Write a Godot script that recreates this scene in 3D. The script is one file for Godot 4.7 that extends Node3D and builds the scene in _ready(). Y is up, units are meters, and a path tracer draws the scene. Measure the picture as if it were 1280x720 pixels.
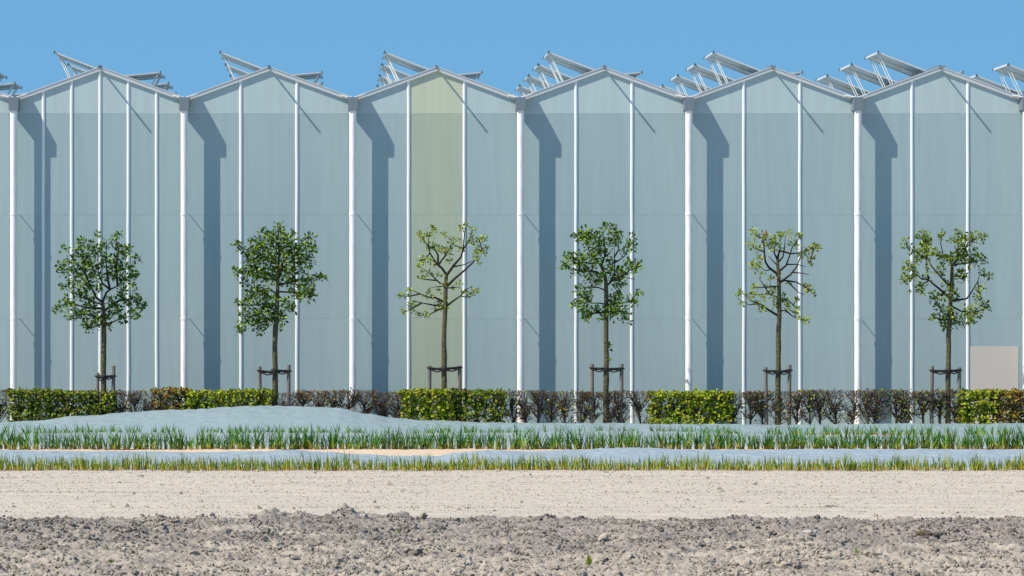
extends Node3D
# Venlo greenhouse with young staked trees, a beech hedge, film-covered beds and a bare field.
# World: facade plane z = 0, camera 80 m in front of it, ground y = 0, metres.

const Z0 := 80.0                 # camera to facade
const PPM := 52.4                # photo pixels per metre on the facade
const VPX := 413.0               # vanishing point of the roof ridges in the photo
const VPY := 376.0               # horizon
const BASEY := 533.0             # foot of the facade
const FPX := PPM * Z0
const CAM := Vector3((VPX - 640.0) / PPM, (BASEY - VPY) / PPM, Z0)

var rng := RandomNumberGenerator.new()
var used := {}
var M := {}

# ---------------------------------------------------------------- mesh builder
class MB:
	var v := PackedVector3Array()
	var n := PackedVector3Array()
	var c := PackedColorArray()
	var uv := PackedVector2Array()
	var ix := PackedInt32Array()
	var col := Color.WHITE
	func tri(a: Vector3, b: Vector3, d: Vector3, out: Vector3) -> void:
		var nn := (d - a).cross(b - a)
		if nn.dot(out) < 0.0:
			var t := b; b = d; d = t
			nn = -nn
		nn = nn.normalized()
		var k := v.size()
		for p in [a, b, d]:
			v.append(p); n.append(nn); c.append(col); uv.append(Vector2(p.x, p.y))
		ix.append(k); ix.append(k + 1); ix.append(k + 2)
	func quad(a: Vector3, b: Vector3, d: Vector3, e: Vector3, out: Vector3) -> void:
		tri(a, b, d, out); tri(a, d, e, out)
	# box spanned by three edge vectors from a corner
	func obox(o: Vector3, a: Vector3, b: Vector3, d: Vector3) -> void:
		var m := o + (a + b + d) * 0.5
		for f in [[o, a, b], [o, b, d], [o, a, d], [o + d, a, b], [o + a, b, d], [o + b, a, d]]:
			var p: Vector3 = f[0]
			var e: Vector3 = f[1]
			var g: Vector3 = f[2]
			quad(p, p + e, p + e + g, p + g, p + (e + g) * 0.5 - m)
	func box(lo: Vector3, hi: Vector3) -> void:
		var s := hi - lo
		obox(lo, Vector3(s.x, 0, 0), Vector3(0, s.y, 0), Vector3(0, 0, s.z))
	# a bar of rectangular section with chamfered front edges, running from p to q; side is its width direction, up its height direction
	func prism(poly: Array, z0: float, z1: float) -> void:
		var m := Vector2.ZERO
		for p in poly: m += p
		m /= poly.size()
		for i in range(1, poly.size() - 1):
			tri(Vector3(poly[0].x, poly[0].y, z1), Vector3(poly[i].x, poly[i].y, z1), Vector3(poly[i + 1].x, poly[i + 1].y, z1), Vector3(0, 0, 1))
			tri(Vector3(poly[0].x, poly[0].y, z0), Vector3(poly[i].x, poly[i].y, z0), Vector3(poly[i + 1].x, poly[i + 1].y, z0), Vector3(0, 0, -1))
		for i in poly.size():
			var a: Vector2 = poly[i]
			var b: Vector2 = poly[(i + 1) % poly.size()]
			var o := (a + b) * 0.5 - m
			quad(Vector3(a.x, a.y, z0), Vector3(b.x, b.y, z0), Vector3(b.x, b.y, z1), Vector3(a.x, a.y, z1), Vector3(o.x, o.y, 0))
	func tube(pts: Array, rad: Array, sides: int, cap := false) -> void:
		var up := Vector3(0.13, 0.21, 0.97)
		var start := v.size()
		for i in pts.size():
			var p: Vector3 = pts[i]
			var t: Vector3 = (pts[mini(i + 1, pts.size() - 1)] - pts[maxi(i - 1, 0)])
			t = t.normalized()
			var s := up.cross(t)
			if s.length() < 0.05: s = Vector3(1, 0, 0).cross(t)
			s = s.normalized()
			var w := t.cross(s)
			for k in sides:
				var a := TAU * k / sides
				var d := s * cos(a) + w * sin(a)
				v.append(p + d * rad[i]); n.append(d); c.append(col); uv.append(Vector2(float(k) / sides, p.y))
		for i in pts.size() - 1:
			for k in sides:
				var a := start + i * sides + k
				var b := start + i * sides + (k + 1) % sides
				var e := a + sides
				var f := b + sides
				ix.append_array([a, e, b, b, e, f])
		if cap:
			var l := pts.size() - 1
			for end in [0, l]:
				var t: Vector3 = (pts[l] - pts[l - 1]).normalized() if end == l else (pts[0] - pts[1]).normalized()
				for k in range(1, sides - 1):
					tri(v[start + end * sides], v[start + end * sides + k], v[start + end * sides + k + 1], t)
	# a leaf of two faces folded along its midrib
	func leaf(p: Vector3, dir: Vector3, nrm: Vector3, l: float, w: float) -> void:
		var s := dir.cross(nrm).normalized()
		var nn := s.cross(dir).normalized()
		var tip := p + dir * l - nn * l * 0.12
		var mid := p + dir * l * 0.45
		var a := mid + s * w * 0.5 + nn * w * 0.16
		var b := mid - s * w * 0.5 + nn * w * 0.16
		tri(p, a, tip, nn); tri(p, tip, b, nn)
	# a blade: ribbon through points, folded like a gutter
	func blade(pts: Array, wid: Array, side: Vector3, cols: Array) -> void:
		for i in pts.size() - 1:
			col = cols[i]
			var p: Vector3 = pts[i]
			var q: Vector3 = pts[i + 1]
			var t := (q - p).normalized()
			var o := side.cross(t).normalized()
			if o.z < 0: o = -o
			var pa: Vector3 = p + side * wid[i] + o * wid[i] * 0.5
			var pb: Vector3 = p - side * wid[i] + o * wid[i] * 0.5
			var qa: Vector3 = q + side * wid[i + 1] + o * wid[i + 1] * 0.5
			var qb: Vector3 = q - side * wid[i + 1] + o * wid[i + 1] * 0.5
			if i == pts.size() - 2:
				tri(p, pa, q, o); tri(p, q, pb, o)
			else:
				quad(p, pa, qa, q, o); quad(p, q, qb, pb, o)
	func mesh(m: Material) -> ArrayMesh:
		var a := []
		a.resize(Mesh.ARRAY_MAX)
		a[Mesh.ARRAY_VERTEX] = v; a[Mesh.ARRAY_NORMAL] = n; a[Mesh.ARRAY_COLOR] = c; a[Mesh.ARRAY_TEX_UV] = uv; a[Mesh.ARRAY_INDEX] = ix
		var r := ArrayMesh.new()
		r.add_surface_from_arrays(Mesh.PRIMITIVE_TRIANGLES, a)
		r.surface_set_material(0, m)
		return r

# ---------------------------------------------------------------- nodes
func numbered(called: String) -> String:
	used[called] = used.get(called, -1) + 1
	return called if used[called] == 0 else "%s_%03d" % [called, used[called]]

func put(called: String, me: Mesh, parent: Node) -> MeshInstance3D:
	var o := MeshInstance3D.new()
	o.mesh = me
	o.name = numbered(called) if parent == self else called
	parent.add_child(o, true)
	return o

func tag(o: Node, label: String, category: String, group := "") -> Node:
	o.set_meta("label", label); o.set_meta("category", category)
	if group: o.set_meta("group", group)
	return o

func thing(called: String, at: Vector3, label: String, category: String, group := "") -> Node3D:
	var o := Node3D.new()
	o.name = numbered(called)
	add_child(o)
	o.position = at
	tag(o, label, category, group)
	return o

func lin(r: float, g: float, b: float, a := 1.0) -> Color:
	var k := Color(r, g, b).linear_to_srgb()
	k.a = a
	return k

func mat(k: Color, rough := 0.8, metal := 0.0) -> StandardMaterial3D:
	var m := StandardMaterial3D.new()
	m.albedo_color = k; m.roughness = rough; m.metallic = metal
	return m

func vmat(rough := 0.7, back := Color(0, 0, 0)) -> StandardMaterial3D:
	var m := mat(Color.WHITE, rough)
	m.vertex_color_use_as_albedo = true
	if back != Color(0, 0, 0):
		m.backlight_enabled = true
		m.backlight = back
	return m

func noise(freq: float, seed_: int, oct := 3) -> FastNoiseLite:
	var f := FastNoiseLite.new()
	f.seed = seed_; f.frequency = freq; f.fractal_octaves = oct
	f.noise_type = FastNoiseLite.TYPE_SIMPLEX_SMOOTH
	return f

func noise_tex(freq: float, seed_: int, a: Color, b: Color, sx := 1.0, sy := 1.0, size := 512, contrast := 1.0) -> ImageTexture:
	var f := noise(freq, seed_, 4)
	var img := Image.create(size, size, true, Image.FORMAT_RGB8)
	for y in size:
		for x in size:
			# wrapped on a torus so that the tile has no seam
			var u := TAU * x / size
			var w := TAU * y / size
			var t := f.get_noise_3d(cos(u) * sx + 3.1, sin(u) * sx + cos(w) * sy, sin(w) * sy - 1.7)
			img.set_pixel(x, y, a.lerp(b, clampf(t * contrast + 0.5, 0, 1)))
	img.generate_mipmaps()
	return ImageTexture.create_from_image(img)

# photo pixel -> facade metres, and photo pixel -> point on a plane of given z (its distance comes from what it stands on)
func fx(px: float) -> float: return (px - 640.0) / PPM
func fy(py: float) -> float: return (BASEY - py) / PPM
func at(px: float, py: float, z: float) -> Vector3:
	var k := (Z0 - z) / FPX
	return Vector3(CAM.x + (px - VPX) * k, CAM.y - (py - VPY) * k, z)

func _ready() -> void:
	rng.seed = 20240501
	# ---- camera: shifted lens, axis square to the facade
	var cam := Camera3D.new()
	cam.name = "camera"
	cam.projection = Camera3D.PROJECTION_FRUSTUM
	cam.near = 1.0
	cam.far = 4000.0
	cam.size = 720.0 / FPX
	cam.frustum_offset = Vector2((640.0 - VPX) / FPX, (VPY - 360.0) / FPX)
	cam.position = CAM
	add_child(cam)
	cam.current = true
	# ---- sky
	var env := Environment.new()
	env.background_mode = Environment.BG_SKY
	var sm := ProceduralSkyMaterial.new()
	sm.sky_horizon_color = Color8(108, 165, 206)
	sm.sky_top_color = Color8(62, 112, 172)
	sm.sky_curve = 0.5
	sm.ground_bottom_color = lin(0.2, 0.18, 0.15)
	sm.ground_horizon_color = lin(0.3, 0.28, 0.25)
	sm.sun_angle_max = 2.0
	var sky := Sky.new()
	sky.sky_material = sm
	env.sky = sky
	env.tonemap_mode = Environment.TONE_MAPPER_LINEAR
	env.tonemap_exposure = 1.2
	env.sdfgi_enabled = true
	env.ssao_enabled = true
	env.ssil_enabled = true
	var we := WorldEnvironment.new()
	we.name = "world_environment"
	we.environment = env
	add_child(we)
	# ---- sun: 65 degrees round to the left of the facade's normal, 49 degrees high (read from the pipe and ridge-rod shadows)
	var sun := DirectionalLight3D.new()
	sun.name = "sun"
	sun.light_energy = 1.6
	sun.light_color = Color(1.0, 0.955, 0.89)
	sun.light_angular_distance = 0.5
	sun.shadow_enabled = true
	add_child(sun)
	sun.look_at_from_position(Vector3(0, 30, 30), Vector3(0, 30, 30) + Vector3(46.0, -58.0, -21.5), Vector3.UP)

	materials()
	ground()
	greenhouse()
	films()
	hedge()
	trees()
	crops()
	field_details()

func materials() -> void:
	M.alu = mat(lin(0.58, 0.62, 0.64), 0.45, 0.15)
	M.white = mat(lin(0.89, 0.9, 0.9), 0.4)
	M.bar = mat(lin(0.80, 0.84, 0.85), 0.4)
	M.white.albedo_texture = noise_tex(1.0, 33, Color(0.93, 0.93, 0.92), Color(1, 1, 1), 3.0, 1.0, 256, 1.6)
	M.white.uv1_triplanar = true
	M.white.uv1_world_triplanar = true
	M.white.uv1_scale = Vector3(1.1, 0.35, 1.1)
	M.galv = mat(lin(0.17, 0.22, 0.26), 0.5, 0.1)
	M.dark = mat(lin(0.05, 0.05, 0.055), 0.6)
	M.rubber = mat(lin(0.012, 0.012, 0.014), 0.7)
	M.ventglass = mat(lin(0.42, 0.47, 0.48), 0.25)
	M.ventglass.backlight_enabled = true
	M.ventglass.backlight = Color(0.35, 0.38, 0.38)
	M.roofglass = mat(Color(0.7, 0.78, 0.8, 0.35), 0.05)
	M.roofglass.transparency = BaseMaterial3D.TRANSPARENCY_ALPHA
	# whitewashed panes: faint vertical run-off streaks
	M.streak = noise_tex(1.0, 5, Color(0.965, 0.965, 0.965), Color(1, 1, 1), 2.6, 0.35, 512, 0.9)
	var bark := noise_tex(1.0, 9, lin(0.04, 0.033, 0.025), lin(0.15, 0.14, 0.05), 3.0, 3.0, 256, 1.6)
	M.bark = mat(Color.WHITE, 0.95)
	M.bark.albedo_texture = bark
	M.bark.uv1_triplanar = true
	M.bark.uv1_world_triplanar = true
	M.bark.uv1_scale = Vector3(2.2, 1.1, 2.2)
	M.branch = mat(lin(0.036, 0.03, 0.024), 0.95)
	M.branch.metallic_specular = 0.2
	M.wood = mat(Color.WHITE, 0.9)
	M.wood.albedo_texture = noise_tex(1.0, 14, lin(0.11, 0.095, 0.08), lin(0.26, 0.235, 0.205), 8.0, 0.7, 256, 1.4)
	M.wood.uv1_triplanar = true
	M.wood.uv1_world_triplanar = true
	M.wood.uv1_scale = Vector3(2, 1, 2)
	M.leaf = vmat(0.6, Color(0.35, 0.4, 0.1))
	M.leaf.metallic_specular = 0.25
	M.blade = vmat(0.65, Color(0.6, 0.65, 0.3))
	M.blade.metallic_specular = 0.2
	M.twig = vmat(0.95)
	M.soil = vmat(1.0)

# ---------------------------------------------------------------- ground
func height_sheet(x0: float, x1: float, nx: int, z0: float, z1: float, nz: int, h: Callable, k: Callable, m: Material) -> ArrayMesh:
	var v := PackedVector3Array()
	var n := PackedVector3Array()
	var c := PackedColorArray()
	var uv := PackedVector2Array()
	var w := nx + 1
	v.resize(w * (nz + 1)); n.resize(v.size()); c.resize(v.size()); uv.resize(v.size())
	for j in nz + 1:
		for i in w:
			var x := lerpf(x0, x1, float(i) / nx)
			var z := lerpf(z0, z1, float(j) / nz)
			var y: float = h.call(x, z)
			v[j * w + i] = Vector3(x, y, z)
			c[j * w + i] = k.call(x, z, y)
			uv[j * w + i] = Vector2(x, z)
	var ix := PackedInt32Array()
	ix.resize(nx * nz * 6)
	var q := 0
	for j in nz + 1:
		for i in w:
			var l := v[j * w + maxi(i - 1, 0)]
			var r := v[j * w + mini(i + 1, nx)]
			var d := v[maxi(j - 1, 0) * w + i]
			var u := v[mini(j + 1, nz) * w + i]
			n[j * w + i] = (u - d).cross(r - l).normalized()
			if i < nx and j < nz:
				var a := j * w + i
				ix[q] = a; ix[q + 1] = a + 1; ix[q + 2] = a + w; ix[q + 3] = a + 1; ix[q + 4] = a + w + 1; ix[q + 5] = a + w
				q += 6
	var a := []
	a.resize(Mesh.ARRAY_MAX)
	a[Mesh.ARRAY_VERTEX] = v; a[Mesh.ARRAY_NORMAL] = n; a[Mesh.ARRAY_COLOR] = c; a[Mesh.ARRAY_TEX_UV] = uv; a[Mesh.ARRAY_INDEX] = ix
	var me := ArrayMesh.new()
	me.add_surface_from_arrays(Mesh.PRIMITIVE_TRIANGLES, a)
	me.surface_set_material(0, m)
	return me

var n_fine := noise(9.0, 1, 2)
var n_mid := noise(1.4, 2, 3)
var n_long := noise(0.35, 3, 2)
const TILL := 34.5      # where the smooth strip ends and the rough tilled soil begins

func till_edge(x: float) -> float:
	return TILL + n_mid.get_noise_2d(x * 0.8, 70.0) * 0.25

func sand_h(x: float, z: float) -> float:
	var y := n_fine.get_noise_2d(x, z) * 0.009 + n_fine.get_noise_2d(x * 2.2 + 7.0, z * 2.2) * 0.007 + n_mid.get_noise_2d(x * 0.6, z) * 0.014
	y += n_mid.get_noise_2d(x * 0.08, z * 2.2) * 0.012           # drill lines run along the field
	for t in [[24.7, 0.02], [27.4, 0.014], [31.3, 0.028], [22.9, 0.012]]:
		y -= t[1] * exp(-pow((z - t[0] - 0.05 * n_long.get_noise_2d(x, t[0])) / 0.09, 2.0))
	return y

func sand_k(x: float, z: float, _y: float) -> Color:
	var t := n_mid.get_noise_2d(x * 1.5 + 40.0, z * 1.5) * 0.5 + n_mid.get_noise_2d(x * 0.1, z * 1.6 + 9.0) * 0.9
	var warm := clampf((18.5 - z) / 2.0, 0, 1) * clampf((z - 8.0) / 2.0, 0, 1)                  # drier yellow sand between the beds
	var k := Color(0.475, 0.425, 0.35).lerp(Color(0.57, 0.45, 0.32), warm)
	return k * (1.0 + 0.12 * t + 0.10 * n_fine.get_noise_2d(x * 3.0, z * 1.2 + 31.0) + 0.06 * n_long.get_noise_2d(x * 0.25, z * 3.0))

func till_h(x: float, z: float) -> float:
	var s := smoothstep(-0.1, 0.35, z - till_edge(x))
	var y := -0.02 + s * 0.045
	y += s * (n_mid.get_noise_2d(x * 0.9, z * 2.6) * 0.075 + n_mid.get_noise_2d(x * 0.35 + 5.0, z * 1.4) * 0.07 + absf(n_fine.get_noise_2d(x * 0.45, z * 0.45)) * 0.035 + n_fine.get_noise_2d(x * 1.3, z * 1.3) * 0.022 + n_fine.get_noise_2d(x * 3.4 + 3.0, z * 2.4) * 0.02)
	# furrow edges that run along the field
	for t in [[37.35, 0.10], [38.4, 0.07], [40.2, 0.06], [42.1, 0.05]]:
		y += s * t[1] * (0.5 + n_long.get_noise_2d(x * 1.6, t[0])) * exp(-pow((z - t[0]) / 0.22, 2.0))
	# a low bank of thrown-up soil at the edge
	for b in [[337, 22, 0.15], [378, 16, 0.08], [430, 16, 0.17], [462, 20, 0.09], [500, 18, 0.13], [395, 60, 0.05]]:
		var bx := at(b[0], 648, 34.1).x
		y += b[2] * exp(-pow((x - bx) / (b[1] / 90.7), 2.0) - pow((z - 34.35) / 0.32, 2.0)) * (1.0 + 0.5 * n_fine.get_noise_2d(x * 0.6, z * 0.6))
	return y

func till_k(x: float, z: float, _y: float) -> Color:
	var t := n_mid.get_noise_2d(x * 0.7 + 11.0, z * 0.9)
	var dry := smoothstep(-0.15, 0.35, n_mid.get_noise_2d(x * 0.25, z * 0.5 + 21.0) + (z - 39.0) * 0.12)
	return Color(0.258, 0.23, 0.2).lerp(Color(0.355, 0.317, 0.262), dry) * (1.0 + 0.2 * t + 0.22 * n_fine.get_noise_2d(x * 1.5, z * 1.5))

func ground() -> void:
	var m := mat(Color.WHITE, 1.0)
	m.albedo_texture = noise_tex(1.0, 21, lin(0.33, 0.29, 0.23), lin(0.44, 0.39, 0.31), 4.0, 4.0, 512, 1.2)
	m.uv1_triplanar = true
	m.uv1_world_triplanar = true
	m.uv1_scale = Vector3(0.23, 0.23, 0.23)
	var p := PlaneMesh.new()
	p.size = Vector2(3000, 3000)
	p.material = m
	var g := put("ground", p, self)
	g.position.y = -0.06
	g.set_meta("kind", "structure")
	var s := put("field_strip", height_sheet(-14, 12, 560, 0.02, 35.0, 640, sand_h, sand_k, M.soil), self)
	s.set_meta("kind", "structure")
	var t := put("tilled_ground", height_sheet(-13, 9, 900, 33.7, 47.0, 400, till_h, till_k, M.soil), self)
	t.set_meta("kind", "structure")

# ---------------------------------------------------------------- greenhouse
const VALLEY := [-402.0, -191.5, 18.8, 231.0, 441.0, 650.0, 859.5, 1070.0, 1279.5, 1490.0, 1700.0]
const RIDGE_PY := 84.5
const VALLEY_PY := 123.0

func roof_y(px: float, b: int) -> float:
	var l: float = VALLEY[b]
	var r: float = VALLEY[b + 1]
	var m := (l + r) * 0.5
	return fy(lerpf(RIDGE_PY, VALLEY_PY, absf(px - m) / (m - l)))

func greenhouse() -> void:
	var g := thing("greenhouse", Vector3.ZERO, "large multi-gabled glasshouse with pale blue-grey panes, white downpipes and open roof vents", "greenhouse")
	# pane colours: one whitewash for the wall, unscreened glass above the top rail with light from behind painted in as a paler tint, and one column of green panes
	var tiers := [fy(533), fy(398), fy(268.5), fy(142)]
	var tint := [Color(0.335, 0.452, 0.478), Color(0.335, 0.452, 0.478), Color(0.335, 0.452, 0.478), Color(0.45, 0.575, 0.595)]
	var mats := {}
	var r := RandomNumberGenerator.new()
	r.seed = 77
	for b in VALLEY.size() - 1:
		var l: float = VALLEY[b]
		var rr: float = VALLEY[b + 1]
		var w := (rr - l)
		var cnt := 6 if b == 2 else 3
		var cuts := []
		for i in cnt + 1: cuts.append(lerpf(l, rr, float(i) / cnt))
		var ridge := (l + rr) * 0.5
		for i in cnt:
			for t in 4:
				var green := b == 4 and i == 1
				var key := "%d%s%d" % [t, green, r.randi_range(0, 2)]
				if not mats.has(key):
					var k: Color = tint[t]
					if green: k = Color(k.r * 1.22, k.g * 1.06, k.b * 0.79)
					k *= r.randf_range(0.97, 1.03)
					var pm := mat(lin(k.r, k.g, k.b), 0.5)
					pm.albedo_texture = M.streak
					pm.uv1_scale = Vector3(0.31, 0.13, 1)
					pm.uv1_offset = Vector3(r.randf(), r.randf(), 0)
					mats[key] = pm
				var xl := fx(cuts[i]) + 0.004
				var xr := fx(cuts[i + 1]) - 0.004
				var mb := MB.new()
				var y0: float = tiers[t] + (0.002 if t else 0.0)
				if t < 3:
					mb.prism([Vector2(xl, y0), Vector2(xr, y0), Vector2(xr, tiers[t + 1] - 0.002), Vector2(xl, tiers[t + 1] - 0.002)], -0.03, 0.0)
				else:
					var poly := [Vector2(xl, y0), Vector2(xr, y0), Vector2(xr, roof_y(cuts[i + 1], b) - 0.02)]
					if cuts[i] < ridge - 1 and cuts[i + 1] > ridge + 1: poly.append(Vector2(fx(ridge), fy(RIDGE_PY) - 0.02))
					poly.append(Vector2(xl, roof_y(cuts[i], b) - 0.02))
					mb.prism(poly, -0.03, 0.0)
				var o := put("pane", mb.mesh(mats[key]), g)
				if green and t == 2: o.set_meta("label", "pale green pane among the blue-grey ones")
		# glazing bars
		for i in range(1, cnt):
			var mb := MB.new()
			var x := fx(cuts[i])
			var top := roof_y(cuts[i], b) - 0.05
			var hw := 0.036
			# rounded section, lofted up the wall
			var pts := []
			for s in 7:
				var a := PI * s / 6.0
				pts.append(Vector2(-cos(a) * hw, sin(a) * 0.024 + 0.002))
			var xs := []
			for j in 13: xs.append(x + r.randf_range(-0.004, 0.004))
			for j in 12:
				var ya := top * j / 12.0
				var yb := top * (j + 1) / 12.0
				for s in 6:
					var p: Vector2 = pts[s]
					var q: Vector2 = pts[s + 1]
					mb.quad(Vector3(xs[j] + p.x, ya, p.y), Vector3(xs[j] + q.x, ya, q.y), Vector3(xs[j + 1] + q.x, yb, q.y), Vector3(xs[j + 1] + p.x, yb, p.y), Vector3((p.x + q.x), 0, 0.03))
			put("glazing_bar", mb.mesh(M.bar), g)
		# verge trims along the two slopes
		for s in [[l, ridge], [rr, ridge]]:
			var a := Vector2(fx(s[0]), fy(VALLEY_PY))
			var c := Vector2(fx(s[1]), fy(RIDGE_PY))
			var d := (c - a)
			var e := Vector2(0, -0.085)
			var mb := MB.new()
			mb.prism([a + d * 0.05, c, c + e, a + d * 0.05 + e], 0.004, 0.05)
			mb.prism([a + d * 0.05 + Vector2(0, 0.002), c + Vector2(0, 0.002), c + Vector2(0, 0.026), a + d * 0.05 + Vector2(0, 0.026)], -0.1, 0.062)
			put("verge_trim", mb.mesh(M.alu), g)
		# ridge rod that sticks out of the gable and its cap
		var rb := MB.new()
		var ry := fy(RIDGE_PY)
		rb.tube([Vector3(fx(ridge), ry - 0.01, 0.0), Vector3(fx(ridge), ry - 0.01, 0.57)], [0.024, 0.024], 8, true)
		rb.box(Vector3(fx(ridge) - 0.03, ry + 0.028, -38.0), Vector3(fx(ridge) + 0.03, ry + 0.055, 0.08))
		put("ridge_rail", rb.mesh(M.galv), g)
		# roof slopes of glass
		for s in [l, rr]:
			var mb := MB.new()
			var a := Vector3(fx(s), fy(VALLEY_PY) - 0.02, -0.1)
			var c := Vector3(fx(ridge), ry - 0.02, -0.1)
			mb.obox(a, c - a, Vector3(0, 0.012, 0), Vector3(0, 0, -38))
			put("roof_slope", mb.mesh(M.roofglass), g)
		# vents: wide open on the left slopes, nearly level on the right ones
		for k in 6:
			vent(g, Vector3(fx(ridge) - 0.03, ry + 0.02, -1.6 - 4.2 * k), Vector2(-1.18, 0.46), Vector2(-0.78, -0.30))
			vent(g, Vector3(fx(ridge) + 0.03, ry + 0.02, -3.75 - 4.2 * k), Vector2(1.22, 0.12), Vector2(0.9, -0.33))
	for b in VALLEY.size():
		var x := fx(VALLEY[b])
		var vy := fy(VALLEY_PY)
		# gutter with its end box, running back under the valley
		var mb := MB.new()
		var w := 0.115
		mb.prism([Vector2(x - w * 0.9, vy - 0.31), Vector2(x + w * 0.9, vy - 0.31), Vector2(x + w, vy - 0.29), Vector2(x + w, vy + 0.005), Vector2(x - w, vy + 0.005), Vector2(x - w, vy - 0.29)], 0.003, 0.41)
		mb.box(Vector3(x - w * 0.95, vy - 0.2, -38), Vector3(x + w * 0.95, vy - 0.03, -0.04))
		var go := put("gutter", mb.mesh(M.galv), g)
		var fl := MB.new()
		for s in [-1.0, 1.0]:
			fl.prism([Vector2(x + s * 0.02, vy + 0.01), Vector2(x + s * 0.25, vy + 0.09), Vector2(x + s * 0.245, vy + 0.11), Vector2(x + s * 0.02, vy + 0.035)], -0.2, 0.055)
			var c0 := Vector3(x + s * w, vy + 0.007, 0.40)
			var c1 := Vector3(x + s * (w + 0.19), vy + 0.075, 0.065)
			var c2 := Vector3(x + s * w, vy + 0.007, 0.065)
			var th := Vector3(0, 0.012, 0)
			fl.tri(c0 + th, c1 + th, c2 + th, Vector3.UP); fl.tri(c0, c1, c2, Vector3.DOWN)
			fl.quad(c0, c1, c1 + th, c0 + th, Vector3(s, 0, 1)); fl.quad(c1, c2, c2 + th, c1 + th, Vector3(0, 0, -1)); fl.quad(c0, c2, c2 + th, c0 + th, Vector3(-s, 0, 0))
		put("flashing", fl.mesh(M.white), go)
		# downpipe
		var dp := MB.new()
		dp.tube([Vector3(x, -0.05, 0.305), Vector3(x, vy - 0.30, 0.305)], [0.083, 0.083], 24, true)
		var d := put("downpipe", dp.mesh(M.white), g)
		for py in [398.0, 268.0]:
			var br := MB.new()
			br.tube([Vector3(x, fy(py) - 0.03, 0.305), Vector3(x, fy(py) + 0.03, 0.305)], [0.091, 0.091], 24, true)
			br.box(Vector3(x + 0.085, fy(py) - 0.012, 0.30), Vector3(x + 0.135, fy(py) + 0.012, 0.325))
			br.tube([Vector3(x + 0.11, fy(py), 0.31), Vector3(x + 0.11, fy(py), 0.0)], [0.010, 0.010], 6)
			put("bracket", br.mesh(M.white), d)
	# back and end walls
	var e := MB.new()
	e.box(Vector3(fx(VALLEY[0]) - 0.05, 0, -38.2), Vector3(fx(VALLEY[-1]) + 0.05, fy(VALLEY_PY) - 0.35, -38.1))
	put("back_wall", e.mesh(mats.values()[0]), g)
	for s in [0, VALLEY.size() - 1]:
		var sw := MB.new()
		sw.box(Vector3(fx(VALLEY[s]) - 0.03, 0, -38.05), Vector3(fx(VALLEY[s]) + 0.03, fy(VALLEY_PY) - 0.33, -0.05))
		put("end_wall", sw.mesh(mats.values()[0]), g)
	# a pale blind behind one lower pane of the sixth full bay
	var bl := MB.new()
	bl.box(Vector3(fx(1212.5), fy(533), 0.002), Vector3(fx(1273), fy(433), 0.006))
	var bo := put("pane", bl.mesh(mat(lin(0.58, 0.545, 0.50), 0.6)), g)
	bo.set_meta("label", "pale pinkish grey lower pane")

func vent(g: Node, hinge: Vector3, tip: Vector2, foot: Vector2) -> void:
	var L := 1.95
	var v := Node3D.new()
	v.name = "roof_vent"
	g.add_child(v, true)
	v.position = hinge
	var t := Vector3(tip.x, tip.y, 0)
	var dir := t.normalized()
	var up := Vector3(0, 0, 1).cross(dir)
	if up.y < 0: up = -up
	var back := Vector3(0, 0, -L)
	var key := "vent%s" % (tip.x > 0)
	if not M.has(key):
		var f := MB.new()
		f.obox(-up * 0.012, t, up * 0.034, Vector3(0, 0, -0.035))
		f.obox(-up * 0.012 + back + Vector3(0, 0, 0.035), t, up * 0.034, Vector3(0, 0, -0.035))
		f.obox(-up * 0.022 + t - dir * 0.045, dir * 0.047, up * 0.052, back)
		f.obox(-up * 0.02, dir * 0.05, up * 0.05, back)
		for i in [0.5]:
			f.obox(-up * 0.018 + Vector3(0, 0, -L * i), t * 0.98, up * 0.045, Vector3(0, 0, -0.03))
		M[key] = f.mesh(M.alu)
		var p := MB.new()
		p.obox(dir * 0.02 + Vector3(0, 0, -0.02), t * 0.96, up * 0.012, back * 0.98)
		M[key + "p"] = p.mesh(M.ventglass)
		var e := MB.new()
		e.obox(-up * 0.04 + t, dir * 0.02, up * 0.085, Vector3(0, 0, 0.03))
		M[key + "e"] = e.mesh(M.dark)
		var s := MB.new()
		s.tube([t * 0.93 - up * 0.03, Vector3(foot.x, foot.y, 0)], [0.013, 0.013], 6)
		M[key + "s"] = s.mesh(M.white)
	put("vent_frame", M[key], v)
	put("vent_pane", M[key + "p"], v)
	put("end_cap", M[key + "e"], v)
	put("end_cap", M[key + "e"], v).position = back
	for z in [-0.2, -0.5, -1.35, -1.65]:
		var s := put("strut", M[key + "s"], v)
		s.position.z = z

# ---------------------------------------------------------------- film-covered beds
func profile(pts: Array, px: float) -> float:
	for i in pts.size() - 1:
		if px <= pts[i + 1][0]:
			var t: float = clampf((px - pts[i][0]) / (pts[i + 1][0] - pts[i][0]), 0, 1)
			t = t * t * (3 - 2 * t)
			return lerpf(pts[i][1], pts[i + 1][1], t)
	return pts[-1][1]

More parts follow.
